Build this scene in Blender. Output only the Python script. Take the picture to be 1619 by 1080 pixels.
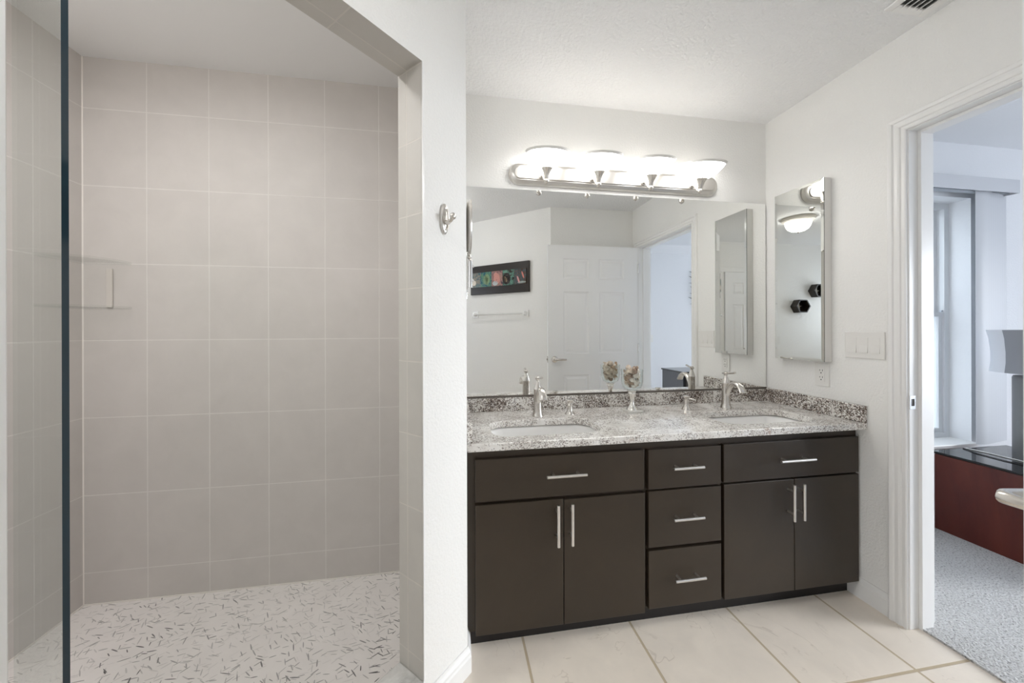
import bpy, bmesh, math, random
from mathutils import Vector, Matrix, Euler
PI = math.pi
S = bpy.context.scene
COL = S.collection
for o in list(bpy.data.objects):
    bpy.data.objects.remove(o)

# ------------------------------------------------------------------ camera
cam_data = bpy.data.cameras.new('camera')
cam = bpy.data.objects.new('camera', cam_data)
COL.objects.link(cam)
YAW, ROLL = 0.161, -0.003
cam.matrix_world = (Matrix.Translation((-1.831, -1.865, 1.233)) @ Matrix.Rotation(-YAW, 4, 'Z')
                    @ Matrix.Rotation(PI / 2, 4, 'X') @ Matrix.Rotation(ROLL, 4, 'Z'))
cam_data.sensor_fit = 'HORIZONTAL'
cam_data.sensor_width = 36.0
cam_data.lens = 568.575 / 1619 * 36.0
cam_data.shift_y = -(540 - 519.075) / 1619
cam_data.clip_start = 0.01
S.camera = cam

# ------------------------------------------------------------------ world, daylight, exposure
H = 2.44                                     # ceiling height
world = bpy.data.worlds.new('sky')
S.world = world
world.use_nodes = True
bg = world.node_tree.nodes['Background']
bg.inputs[0].default_value = (0.80, 0.88, 1.0, 1)
bg.inputs[1].default_value = 1.6

def area(name, loc, rot, sx, sy, power, color):
    l = bpy.data.lights.new(name, 'AREA')
    l.shape = 'RECTANGLE'
    l.size, l.size_y = sx, sy
    l.energy = power
    l.color = color
    o = bpy.data.objects.new(name, l)
    o.location = loc
    o.rotation_euler = rot
    COL.objects.link(o)
    return o
# daylight: the sky comes in by the bathroom window on the far left wall; an area light added at the bedroom's unseen sliding door brightens shower and floor
K_BED, BOWL_EMIT, DOME_EMIT, SHOWER_FILL_EMIT, K_WORLD = 21.0, 8.4, 15.0, 166.0, 4.2
bed = area('added_bedroom_daylight', (4.44, -2.55, 1.25), (0, 0, 0), 1.9, 1.65, K_BED, (0.93, 0.965, 1.0))
bed.rotation_euler = (Vector((-0.6, -1.05, 0.0)) - bed.location).to_track_quat('-Z', 'Y').to_euler()
bed.data.spread = math.radians(48)
bg.inputs[1].default_value = K_WORLD
vs = S.view_settings
vs.view_transform = 'Standard'
vs.look = 'None'
vs.gamma = 1.0
vs.use_curve_mapping = False
vs.exposure = 0.25
cy = S.cycles
cy.use_denoising = True
cy.max_bounces = 14
cy.diffuse_bounces = 6
cy.glossy_bounces = 10
cy.transmission_bounces = 10
cy.transparent_max_bounces = 24
cy.caustics_reflective = True
cy.caustics_refractive = False
cy.sample_clamp_indirect = 6.0

# ------------------------------------------------------------------ materials
def lin(c):
    c = c / 255.0
    return c / 12.92 if c <= 0.04045 else ((c + 0.055) / 1.055) ** 2.4
def rgb(r, g, b):
    return (lin(r), lin(g), lin(b), 1)
class NT:
    """small helper around a node tree"""
    def __init__(s, name):
        s.m = bpy.data.materials.new(name)
        s.m.use_nodes = True
        s.t = s.m.node_tree
        s.b = s.t.nodes['Principled BSDF']
        s.out = s.t.nodes['Material Output']
    def n(s, typ, **kw):
        nd = s.t.nodes.new('ShaderNode' + typ)
        for k, v in kw.items():
            setattr(nd, k, v)
        return nd
    def l(s, a, b):
        s.t.links.new(a, b)
    def pos(s):
        return s.n('TexCoord').outputs['Object']
    def val(s, sock, v):
        if isinstance(v, (int, float, tuple, list)):
            sock.default_value = v
        else:
            s.l(v, sock)
    def math(s, op, a, b=0.0, c=None):
        nd = s.n('Math', operation=op)
        s.val(nd.inputs[0], a)
        s.val(nd.inputs[1], b)
        if c is not None:
            s.val(nd.inputs[2], c)
        return nd.outputs[0]
    def vmath(s, op, a, b):
        nd = s.n('VectorMath', operation=op)
        s.val(nd.inputs[0], a)
        s.val(nd.inputs[1], b)
        return nd.outputs['Value'] if op in ('DOT_PRODUCT', 'LENGTH') else nd.outputs[0]
    def noise(s, scale, detail=2.0, rough=0.5, vec=None, dist=0.0):
        nd = s.n('TexNoise')
        s.l(vec if vec is not None else s.pos(), nd.inputs['Vector'])
        nd.inputs['Scale'].default_value = scale
        nd.inputs['Detail'].default_value = detail
        nd.inputs['Roughness'].default_value = rough
        nd.inputs['Distortion'].default_value = dist
        return nd.outputs['Fac']
    def ramp(s, fac, stops):
        nd = s.n('ValToRGB')
        cr = nd.color_ramp
        while len(cr.elements) < len(stops):
            cr.elements.new(0.5)
        for e, (p, c) in zip(cr.elements, stops):
            e.position = p
            e.color = c
        s.l(fac, nd.inputs[0])
        return nd.outputs[0]
    def mix(s, fac, a, b):
        nd = s.n('Mix', data_type='RGBA')
        s.val(nd.inputs[0], fac)
        s.val(nd.inputs[6], a)
        s.val(nd.inputs[7], b)
        return nd.outputs[2]
    def bump(s, height, strength=0.3, dist=0.002, prev=None):
        nd = s.n('Bump')
        nd.inputs['Strength'].default_value = strength
        nd.inputs['Distance'].default_value = dist
        s.l(height, nd.inputs['Height'])
        if prev is not None:
            s.l(prev, nd.inputs['Normal'])
        return nd.outputs[0]
    def fin(s, color=None, rough=0.5, metal=0.0, normal=None, spec=None):
        if color is not None:
            s.val(s.b.inputs['Base Color'], color)
        s.val(s.b.inputs['Roughness'], rough)
        s.b.inputs['Metallic'].default_value = metal
        if spec is not None:
            s.b.inputs['Specular IOR Level'].default_value = spec
        if normal is not None:
            s.l(normal, s.b.inputs['Normal'])
        return s.m

def plain(name, c, rough=0.5, metal=0.0, spec=None):
    return NT(name).fin(c, rough, metal, None, spec)

def paint(name, c, scale, strength, dist, rough=0.6):
    t = NT(name)
    a = t.noise(scale, 3, 0.55)
    h = t.ramp(a, [(0.38, (0, 0, 0, 1)), (0.62, (1, 1, 1, 1))])
    return t.fin(c, rough, 0, t.bump(h, strength, dist))

def tile_mat(name, ud, u0, vd, v0, w, h, c1, c2, grout, gsize=0.0026, rough=0.55, mottled=0.5, nscale=7.0, bump=0.5, veins=0.0):
    t = NT(name)
    p = t.pos()
    u = t.math('SUBTRACT', t.vmath('DOT_PRODUCT', p, ud), u0)
    v = t.math('SUBTRACT', t.vmath('DOT_PRODUCT', p, vd), v0)
    cb = t.n('CombineXYZ')
    t.l(u, cb.inputs[0])
    t.l(v, cb.inputs[1])
    br = t.n('TexBrick')
    br.offset = 0.0
    br.offset_frequency = 1
    br.squash = 1.0
    t.l(cb.outputs[0], br.inputs['Vector'])
    br.inputs['Scale'].default_value = 1.0
    br.inputs['Mortar Size'].default_value = gsize
    br.inputs['Mortar Smooth'].default_value = 0.25
    br.inputs['Bias'].default_value = 0.0
    br.inputs['Brick Width'].default_value = w
    br.inputs['Row Height'].default_value = h
    br.inputs['Color1'].default_value = c1
    br.inputs['Color2'].default_value = c2
    br.inputs['Mortar'].default_value = grout
    nz = t.noise(nscale, 4, 0.6, p, 0.4)
    shade = t.ramp(nz, [(0.3, (1 - 0.12 * mottled,) * 3 + (1,)), (0.7, (1, 1, 1, 1))])
    mx = t.n('Mix', data_type='RGBA', blend_type='MULTIPLY')
    mx.inputs[0].default_value = 1.0
    t.l(br.outputs['Color'], mx.inputs[6])
    t.l(shade, mx.inputs[7])
    col = mx.outputs[2]
    if veins:
        vn = t.math('ABSOLUTE', t.math('SUBTRACT', t.noise(3.2, 4, 0.6, p, 0.9), 0.5))
        line = t.math('MULTIPLY', t.math('LESS_THAN', vn, 0.0045), t.ramp(t.noise(5.0, 2, 0.5, p), [(0.45, (0, 0, 0, 1)), (0.6, (1, 1, 1, 1))]))
        col = t.mix(t.math('MULTIPLY', line, veins), col, rgb(176, 160, 140))
    inv = t.math('SUBTRACT', 1.0, br.outputs['Fac'])
    b1 = t.bump(inv, bump, 0.0015)
    b2 = t.bump(t.noise(nscale * 5, 3, 0.5, p), 0.05, 0.002, b1)
    rg = t.math('ADD', t.math('MULTIPLY', br.outputs['Fac'], 0.4), rough)
    return t.fin(col, rg, 0, b2)

WALL = paint('wall_paint', rgb(245, 244, 241), 110, 0.32, 0.0024)
CEIL = paint('ceiling_paint', rgb(245, 245, 245), 70, 0.6, 0.0036, 0.75)
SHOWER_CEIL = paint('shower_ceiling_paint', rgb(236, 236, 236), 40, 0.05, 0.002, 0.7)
BEDWALL = paint('bedroom_wall_paint', rgb(236, 237, 239), 95, 0.2, 0.002)
TRIM = plain('white_trim_paint', rgb(245, 244, 242), 0.32)
DOORW = plain('white_door_paint', rgb(246, 246, 246), 0.38)
TC1, TC2, GROUT = rgb(206, 201, 197), rgb(204, 199, 195), rgb(221, 217, 213)
TILE_N = tile_mat('shower_tile_back', (1, 0, 0), -3.445, (0, 0, 1), -0.183, 0.25, 0.342, TC1, TC2, GROUT)
TILE_W = tile_mat('shower_tile_side', (0, 1, 0), -0.939, (0, 0, 1), -0.183, 0.25, 0.342, TC1, TC2, GROUT)
R2 = math.sqrt(0.5)
JU0 = (-R2 * -1.927 + R2 * -0.711) - 0.175
JC1, JC2 = rgb(204, 200, 194), rgb(201, 197, 191)
TILE_J = tile_mat('shower_tile_jamb', (-R2, R2, 0), JU0, (0, 0, 1), -0.0445, 0.25, 0.2345, JC1, JC2, rgb(216, 211, 204), 0.0026)
TILE_S = tile_mat('shower_tile_soffit', (-R2, R2, 0), JU0, (R2, R2, 0), -R2 * 2.638 - 1.172, 0.25, 0.2345, JC1, JC2, rgb(216, 211, 204), 0.0026)
FLOOR = tile_mat('travertine_floor_tile', (1, 0, 0), -2.02 - 0.4565 * 6, (0, 1, 0), -0.823 - 0.4565 * 8, 0.4565, 0.4565,
                 rgb(249, 238, 224), rgb(247, 235, 220), rgb(204, 186, 158), 0.0055, 0.28, 0.8, 6.0, 0.6, 0.28)

def make_shower_floor():
    t = NT('fleck_shower_floor')
    p = t.pos()
    total = None
    for k, (sc, off, lx, ly, gate) in enumerate([(23, (0, 0, 0), .020, .0020, .36), (29, (3.3, 1.7, 0), .016, .0018, .40),
                                                (37, (7.1, 5.2, 0), .012, .0016, .42), (26, (1.9, 8.8, 0), .018, .0023, .55)]):
        v = t.n('TexVoronoi', voronoi_dimensions='2D')
        q = t.vmath('ADD', p, off)
        t.l(q, v.inputs['Vector'])
        v.inputs['Scale'].default_value = sc
        d = t.vmath('SUBTRACT', q, v.outputs['Position'])
        sp = t.n('SeparateColor')
        t.l(v.outputs['Color'], sp.inputs[0])
        rot = t.n('VectorRotate', rotation_type='Z_AXIS')
        t.l(d, rot.inputs['Vector'])
        ang = t.math('ADD', t.math('MULTIPLY', sp.outputs[0], 2.4), -1.0)
        t.l(ang, rot.inputs['Angle'])
        xyz = t.n('SeparateXYZ')
        t.l(rot.outputs[0], xyz.inputs[0])
        ex = t.math('POWER', t.math('ABSOLUTE', t.math('DIVIDE', xyz.outputs[0], lx)), 2.0)
        ey = t.math('POWER', t.math('ABSOLUTE', t.math('DIVIDE', xyz.outputs[1], ly)), 2.0)
        e = t.math('ADD', ex, ey)
        msk = t.math('LESS_THAN', e, 1.0)
        msk = t.math('MULTIPLY', msk, t.math('GREATER_THAN', sp.outputs[1], gate))
        msk = t.math('MULTIPLY', msk, t.math('ADD', 0.10, t.math('MULTIPLY', t.math('POWER', sp.outputs[2], 1.5), 0.9)))
        total = msk if total is None else t.math('MAXIMUM', total, msk)
    cl = t.ramp(t.noise(2.3, 3, 0.6, p), [(0.32, (0.35, 0.35, 0.35, 1)), (0.6, (1, 1, 1, 1))])
    total = t.math('MULTIPLY', total, cl)
    base = t.ramp(t.noise(9, 4, 0.6, p), [(0.3, rgb(226, 221, 218)), (0.7, rgb(233, 228, 225))])
    c = t.mix(total, base, rgb(62, 60, 60))
    return t.fin(c, 0.4, 0, t.bump(t.noise(60, 2, 0.5, p), 0.08, 0.002))
SHOWER_FLOOR = make_shower_floor()

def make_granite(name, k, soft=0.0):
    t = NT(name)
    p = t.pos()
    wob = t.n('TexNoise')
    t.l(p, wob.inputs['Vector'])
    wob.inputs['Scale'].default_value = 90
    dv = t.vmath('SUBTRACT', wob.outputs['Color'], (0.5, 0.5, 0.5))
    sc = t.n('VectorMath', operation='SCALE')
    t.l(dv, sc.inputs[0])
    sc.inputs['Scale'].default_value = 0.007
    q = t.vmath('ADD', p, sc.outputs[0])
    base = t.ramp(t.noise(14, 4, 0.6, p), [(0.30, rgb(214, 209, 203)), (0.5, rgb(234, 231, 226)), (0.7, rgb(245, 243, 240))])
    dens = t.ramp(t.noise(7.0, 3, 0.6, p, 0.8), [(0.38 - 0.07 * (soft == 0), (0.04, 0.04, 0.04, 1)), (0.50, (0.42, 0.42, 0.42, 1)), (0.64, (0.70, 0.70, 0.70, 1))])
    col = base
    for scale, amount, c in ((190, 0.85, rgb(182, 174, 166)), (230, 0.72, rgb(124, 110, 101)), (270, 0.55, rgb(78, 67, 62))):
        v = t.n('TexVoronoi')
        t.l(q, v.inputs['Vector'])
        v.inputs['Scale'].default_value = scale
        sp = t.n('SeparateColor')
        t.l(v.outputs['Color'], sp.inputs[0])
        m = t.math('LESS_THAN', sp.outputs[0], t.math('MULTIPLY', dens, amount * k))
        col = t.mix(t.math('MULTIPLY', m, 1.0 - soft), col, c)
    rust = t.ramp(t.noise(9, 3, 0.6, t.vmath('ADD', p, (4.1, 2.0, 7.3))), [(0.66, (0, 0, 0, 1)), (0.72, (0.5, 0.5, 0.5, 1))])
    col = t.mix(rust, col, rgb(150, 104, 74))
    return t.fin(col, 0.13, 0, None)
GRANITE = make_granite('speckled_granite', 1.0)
GRANITE_TOP = make_granite('sheen_lightened_granite', 0.5, 0.35)  # same stone as the splashes; reflected light on top painted in as paler speckle

def make_cabinet():
    t = NT('espresso_cabinet_paint')
    p = t.pos()
    c = t.ramp(t.noise(3.0, 5, 0.65, p, 0.5), [(0.3, rgb(49, 40, 30)), (0.7, rgb(57, 47, 36))])
    r = t.ramp(t.noise(5, 4, 0.6, p), [(0.3, (0.30, 0.30, 0.30, 1)), (0.7, (0.42, 0.42, 0.42, 1))])
    return t.fin(c, r, 0, t.bump(t.noise(40, 3, 0.5, p), 0.03, 0.002))
CAB = make_cabinet()
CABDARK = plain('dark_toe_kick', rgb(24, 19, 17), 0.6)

def make_nickel(name, c, r):
    t = NT(name)
    return t.fin(c, r, 1.0)
NICKEL = make_nickel('brushed_nickel', (0.66, 0.63, 0.59, 1), 0.27)
SATIN = make_nickel('satin_steel', (0.80, 0.78, 0.75, 1), 0.32)
CHROME = plain('polished_chrome', (0.82, 0.82, 0.82, 1), 0.08, 1.0)
MIRROR = plain('silvered_mirror', (0.92, 0.925, 0.91, 1), 0.0, 1.0)
MED_MIRROR = plain('silvered_mirror_door', (0.78, 0.785, 0.755, 1), 0.0, 1.0)
MIRROR_EDGE = plain('mirror_edge', rgb(120, 124, 121), 0.2, 0.3)
PORCELAIN = plain('white_porcelain', rgb(250, 249, 247), 0.1)
PLASTIC = plain('white_plastic', rgb(238, 236, 232), 0.3)
SLOT = plain('dark_slot', rgb(40, 38, 36), 0.6)

def thin_glass(name, tint, gloss=1.0, ior=1.45):
    t = NT(name)
    t.t.nodes.remove(t.b)
    tr = t.n('BsdfTransparent')
    tr.inputs[0].default_value = tint
    gl = t.n('BsdfGlossy')
    gl.inputs['Roughness'].default_value = 0.0
    fr = t.n('Fresnel')
    geo = t.n('NewGeometry')
    t.l(t.math('ADD', ior, t.math('MULTIPLY', geo.outputs['Backfacing'], 1 / ior - ior)), fr.inputs[0])
    mx = t.n('MixShader')
    t.l(t.math('MULTIPLY', fr.outputs[0], gloss), mx.inputs[0])
    t.l(tr.outputs[0], mx.inputs[1])
    t.l(gl.outputs[0], mx.inputs[2])
    t.l(mx.outputs[0], t.out.inputs[0])
    return t.m
GLASS = thin_glass('clear_glass', (0.97, 0.985, 0.98, 1))
GREEN_GLASS = thin_glass('shower_door_glass', (0.955, 0.975, 0.965, 1), 0.3)
ACRYLIC = thin_glass('clear_acrylic', (0.97, 0.975, 0.97, 1), 0.8, 1.25)
GLASS_EDGE = plain('blue_black_glass_edge', rgb(40, 58, 68), 0.06)

def emitter(name, c, strength, base=(0.9, 0.9, 0.9, 1)):
    t = NT(name)
    t.b.inputs['Emission Color'].default_value = c
    t.b.inputs['Emission Strength'].default_value = strength
    return t.fin(base, 0.35)
BOWL = emitter('lit_frosted_shade', (1.0, 0.985, 0.965, 1), BOWL_EMIT)
FROST = plain('frosted_glass_inside', rgb(235, 234, 230), 0.5)
BULB = emitter('lit_bulb', (1.0, 0.97, 0.93, 1), BOWL_EMIT * 1.2)
DOME = emitter('lit_dome_glass', (1.0, 0.985, 0.965, 1), DOME_EMIT)

def make_carpet():
    t = NT('grey_loop_carpet')
    p = t.pos()
    v = t.n('TexVoronoi')
    t.l(p, v.inputs['Vector'])
    v.inputs['Scale'].default_value = 130
    n = t.noise(140, 3, 0.7, p)
    c = t.ramp(n, [(0.33, rgb(120, 118, 117)), (0.46, rgb(196, 195, 194)), (0.7, rgb(214, 213, 212))])
    h = t.math('ADD', t.math('MULTIPLY', v.outputs['Distance'], 1.0), n)
    return t.fin(c, 0.95, 0, t.bump(h, 0.7, 0.006))
CARPET = make_carpet()

def make_wood(name, c1, c2, rough, vec=(1, 8, 1)):
    t = NT(name)
    mp = t.n('Mapping')
    t.l(t.pos(), mp.inputs['Vector'])
    mp.inputs['Scale'].default_value = vec
    n = t.noise(2.2, 6, 0.65, mp.outputs[0], 0.8)
    return t.fin(t.ramp(n, [(0.3, c1), (0.7, c2)]), rough)
CHERRY = make_wood('dark_cherry_wood', rgb(70, 24, 20), rgb(98, 42, 30), 0.28, (1, 3, 0.6))
BLACKGLASS = plain('black_glass_top', rgb(14, 15, 18), 0.04)
BLACKWOOD = make_wood('black_stained_wood', rgb(30, 24, 20), rgb(46, 37, 30), 0.35)
CHARCOAL = plain('charcoal_lacquer', rgb(50, 52, 58), 0.25)
SHADE_FAB = plain('pale_lamp_fabric', rgb(214, 215, 220), 0.85)
SHADE_GREY = plain('grey_lamp_fabric', rgb(142, 143, 148), 0.85)
LAMP_BASE = plain('dark_grey_lamp_base', rgb(118, 117, 118), 0.4)
VANE = plain('white_vinyl_vane', rgb(208, 210, 214), 0.45)
SASH = plain('white_window_vinyl', rgb(226, 228, 230), 0.35)
STUCCO = paint('exterior_stucco', rgb(196, 198, 200), 70, 0.9, 0.01, 0.9)
ALU = plain('grey_aluminium', rgb(176, 180, 186), 0.35, 0.6)

def make_marble():
    t = NT('grey_marble')
    p = t.pos()
    n = t.noise(7, 5, 0.65, p, 1.2)
    return t.fin(t.ramp(n, [(0.35, rgb(150, 148, 146)), (0.55, rgb(200, 198, 195)), (0.7, rgb(216, 214, 211))]), 0.25)
MARBLE = make_marble()

def make_shell(name, a, b, c):
    t = NT(name)
    n = t.noise(38, 4, 0.6, None, 1.0)
    return t.fin(t.ramp(n, [(0.33, a), (0.5, b), (0.7, c)]), 0.4)
SHELLS = [make_shell('cream_shell', rgb(176, 150, 124), rgb(226, 212, 196), rgb(240, 232, 222)),
          make_shell('tan_shell', rgb(138, 108, 84), rgb(200, 176, 150), rgb(232, 220, 204)),
          make_shell('white_shell', rgb(196, 182, 168), rgb(234, 226, 216), rgb(244, 240, 234)),
          make_shell('brown_shell', rgb(96, 76, 62), rgb(160, 134, 114), rgb(214, 200, 186))]
STAR = plain('white_starfish', rgb(226, 220, 208), 0.7)

def make_sea(name, cols, seed):
    t = NT(name)
    p = t.vmath('ADD', t.pos(), (seed * 3.1, seed * 1.7, seed))
    n = t.noise(16, 5, 0.65, p, 1.6)
    return t.fin(t.ramp(n, [(0.30 + 0.12 * i, c) for i, c in enumerate(cols)]), 0.25)

# ------------------------------------------------------------------ mesh helper
class MB:
    def __init__(s):
        s.bm = bmesh.new()
        s.mi = 0
    def _f(s, vs):
        try:
            f = s.bm.faces.new(vs)
            f.material_index = s.mi
            return f
        except ValueError:
            return None
    def box(s, a, b, mt=None):
        x0, x1 = sorted((a[0], b[0])); y0, y1 = sorted((a[1], b[1])); z0, z1 = sorted((a[2], b[2]))
        co = [(x0, y0, z0), (x1, y0, z0), (x1, y1, z0), (x0, y1, z0), (x0, y0, z1), (x1, y0, z1), (x1, y1, z1), (x0, y1, z1)]
        v = [s.bm.verts.new(mt @ Vector(c) if mt else c) for c in co]
        for q in ((3, 2, 1, 0), (4, 5, 6, 7), (0, 1, 5, 4), (1, 2, 6, 5), (2, 3, 7, 6), (3, 0, 4, 7)):
            s._f([v[i] for i in q])
        return s
    def prism(s, poly, z0, z1, mt=None, mats=None):
        """extrude an xy polygon from z0 to z1; mats = material index per side face"""
        ar = sum(poly[i][0] * poly[(i + 1) % len(poly)][1] - poly[(i + 1) % len(poly)][0] * poly[i][1] for i in range(len(poly)))
        if ar < 0:
            poly = poly[::-1]
            if mats:
                mats = mats[::-1]
                mats = mats[1:] + mats[:1]
        T = (lambda c: mt @ Vector(c)) if mt else (lambda c: c)
        lo = [s.bm.verts.new(T((p[0], p[1], z0))) for p in poly]
        hi = [s.bm.verts.new(T((p[0], p[1], z1))) for p in poly]
        n = len(poly)
        s._f(lo[::-1]); s._f(hi)
        for i in range(n):
            f = s._f([lo[i], lo[(i + 1) % n], hi[(i + 1) % n], hi[i]])
            if mats and f:
                f.material_index = mats[i]
        return s
    def lathe(s, prof, c=(0, 0, 0), seg=32, mt=None, flute=0.0, nfl=0):
        """profile of (radius, height) turned about the local z axis through c"""
        M4 = Matrix.Translation(c) @ (mt or Matrix.Identity(4))
        rings = []
        for r, z in prof:
            if r < 1e-6:
                rings.append([s.bm.verts.new(M4 @ Vector((0, 0, z)))])
            else:
                rings.append([])
                for i in range(seg):
                    a = 2 * PI * i / seg
                    rr = r * (1 + flute * math.cos(nfl * a)) if nfl else r
                    rings[-1].append(s.bm.verts.new(M4 @ Vector((rr * math.cos(a), rr * math.sin(a), z))))
        for A, B in zip(rings, rings[1:]):
            for i in range(seg):
                j = (i + 1) % seg
                if len(A) == 1 and len(B) > 1:
                    s._f([A[0], B[j], B[i]])
                elif len(B) == 1 and len(A) > 1:
                    s._f([A[i], A[j], B[0]])
                elif len(A) > 1:
                    s._f([A[i], A[j], B[j], B[i]])
        return s
    def tube(s, pts, rad, seg=12, flat=1.0, up=(0, 0, 1), closed=False):
        """sweep an ellipse (rad wide, rad*flat thick) along pts"""
        pts = [Vector(p) for p in pts]
        n = len(pts)
        if isinstance(rad, (int, float)):
            rad = [rad] * n
        if isinstance(flat, (int, float)):
            flat = [flat] * n
        rings = []
        for i, p in enumerate(pts):
            d = (pts[min(i + 1, n - 1)] - pts[max(i - 1, 0)]).normalized()
            u = Vector(up)
            if abs(d.dot(u)) > 0.98:
                u = Vector((0, 1, 0)) if abs(d.y) < 0.9 else Vector((1, 0, 0))
            a = d.cross(u).normalized()
            b = a.cross(d).normalized()
            rings.append([s.bm.verts.new(p + a * rad[i] * math.cos(2 * PI * k / seg) + b * rad[i] * flat[i] * math.sin(2 * PI * k / seg)) for k in range(seg)])
        for A, B in zip(rings, rings[1:]):
            for k in range(seg):
                s._f([A[k], A[(k + 1) % seg], B[(k + 1) % seg], B[k]])
        s._f(rings[0][::-1]); s._f(rings[-1])
        return s
    def sph(s, c, r, scale=(1, 1, 1), seg=16, mt=None):
        prof = [(max(0.0, r * math.sin(PI * i / (seg // 2))) if 0 < i < seg // 2 else 0, -r * math.cos(PI * i / (seg // 2))) for i in range(seg // 2 + 1)]
        m2 = (mt or Matrix.Identity(4)) @ Matrix.Diagonal((*scale, 1))
        return s.lathe(prof, c, seg, m2)
    def build(s, name, mat, parent=None, off=None, bevel=0.0, smooth=None, seg=2):
        bmesh.ops.recalc_face_normals(s.bm, faces=s.bm.faces[:])
        if off:
            bmesh.ops.translate(s.bm, verts=s.bm.verts[:], vec=-Vector(off))
        me = bpy.data.meshes.new(name)
        s.bm.to_mesh(me)
        s.bm.free()
        for m in (mat if isinstance(mat, (list, tuple)) else [mat]):
            me.materials.append(m)
        o = bpy.data.objects.new(name, me)
        COL.objects.link(o)
        if parent is not None:
            o.parent = parent
        if smooth:
            for p in me.polygons:
                p.use_smooth = True
            me.set_sharp_from_angle(angle=math.radians(smooth))
        if bevel > 0:
            b = o.modifiers.new('bevel', 'BEVEL')
            b.width = bevel
            b.segments = seg
            b.limit_method = 'ANGLE'
            b.angle_limit = math.radians(40)
        return o

def tag(o, label, cat, group=None, kind=None):
    if label: o['label'] = label
    if cat: o['category'] = cat
    if group: o['group'] = group
    if kind: o['kind'] = kind
    return o
def thing(name, label, cat, loc=(0, 0, 0), rotz=0.0, group=None):
    o = bpy.data.objects.new(name, None)
    o.empty_display_size = 0.05
    o.location = loc
    o.rotation_euler = (0, 0, rotz)
    COL.objects.link(o)
    return tag(o, label, cat, group)
def struct(o):
    o['kind'] = 'structure'
    return o
def copy_tree(o, parent=None):
    c = o.copy()
    COL.objects.link(c)
    if parent is not None:
        c.parent = parent
    for ch in list(o.children):
        copy_tree(ch, c)
    return c
def rrect(x0, x1, y0, y1, r, n=6):
    pts = []
    for cx, cy_, a0 in ((x1 - r, y1 - r, 0), (x0 + r, y1 - r, 90), (x0 + r, y0 + r, 180), (x1 - r, y0 + r, 270)):
        for i in range(n + 1):
            a = math.radians(a0 + 90 * i / n)
            pts.append((cx + r * math.cos(a), cy_ + r * math.sin(a)))
    return pts
RX90 = Matrix.Rotation(PI / 2, 4, 'X')       # local xy -> xz wall facing -y (prism z runs to -y)
RY90 = Matrix.Rotation(PI / 2, 4, 'Y')

# ------------------------------------------------------------------ room shell
def wallbox(name, a, b, mat):
    return struct(MB().box(a, b).build(name, mat))
KX, KY = -1.785, -0.563                      # pillar corner beside the vanity
JX, JY = -1.927, -0.711                      # right jamb of the shower opening
LX, LY = -2.0105, -0.6275
QX, QY = -2.46, -1.244                       # left jamb of the shower opening
TH = 0.118
HEAD = 2.07
wallbox('wall_north', (-1.785, 0, 0), (0.0, 0.12, H), WALL)
wallbox('wall_shower_back', (-3.56, 0, 0), (-1.785, 0.12, H), TILE_N)
wallbox('wall_shower_left', (-3.56, -1.35, 0), (-3.442, 0, H), TILE_W)
wallbox('wall_shower_front', (-4.0, -1.47, 0), (-2.70, -1.35, H), TILE_N)
# pillar between shower and vanity: white 45-degree face, tiled jamb, tiled shower side
struct(MB().prism([(KX, KY), (KX, 0), (-1.90, 0), (-1.90, LY + 0.1105), (LX, LY), (JX, JY)], 0, H,
                  mats=[0, 0, 1, 1, 2, 0]).build('wall_pillar', [WALL, TILE_W, TILE_J]))
# header over the opening (its underside is the tiled soffit) and the wall left of it
m = MB()
f45 = lambda p, d: (p[0] - R2 * d, p[1] + R2 * d)
m.prism([(JX, JY), f45((JX, JY), TH), f45((QX, QY), TH), (QX, QY)], HEAD, H)
m.bm.faces.ensure_lookup_table()
m.bm.faces[0].material_index = 1
struct(m.build('wall_shower_header', [WALL, TILE_S]))
W2 = (QX - 0.226, QY - 0.226)
struct(MB().prism([(QX, QY), f45((QX, QY), TH), f45(W2, TH), W2], 0, H, mats=None).build('wall_shower_corner', WALL))
# curb under the opening
struct(MB().prism([f45((JX, JY), -0.004), f45((JX, JY), TH), f45((QX, QY), TH), f45((QX, QY), -0.004)], 0, 0.132).build('trim_4', MARBLE, bevel=0.006))
# white bead where the jamb tile meets the paint
m = MB()
m.prism([f45((JX, JY), -0.003), (JX + 0.006, JY + 0.006), (JX + 0.002, JY + 0.007), f45((JX, JY), 0.004)], 0.132, HEAD)
m.prism([f45((QX, QY), -0.004), f45((QX - 0.03, QY - 0.03), -0.004), f45((QX - 0.03, QY - 0.03), 0.0), f45((QX, QY), 0.0)], 0.132, HEAD)
struct(m.build('trim_5', TRIM))
# pale caulk in the shower corner and along the shower floor
m = MB()
m.prism([(-3.442, 0), (-3.4388, 0), (-3.442, -0.0032)], 0.017, H - 0.004)
m.box((-3.437, -0.004, 0.017), (-1.90, 0, 0.022)); m.box((-3.442, -1.35, 0.017), (-3.438, -0.005, 0.022))
struct(m.build('trim_8', plain('pale_caulk', rgb(228, 223, 217), 0.5)))
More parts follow.
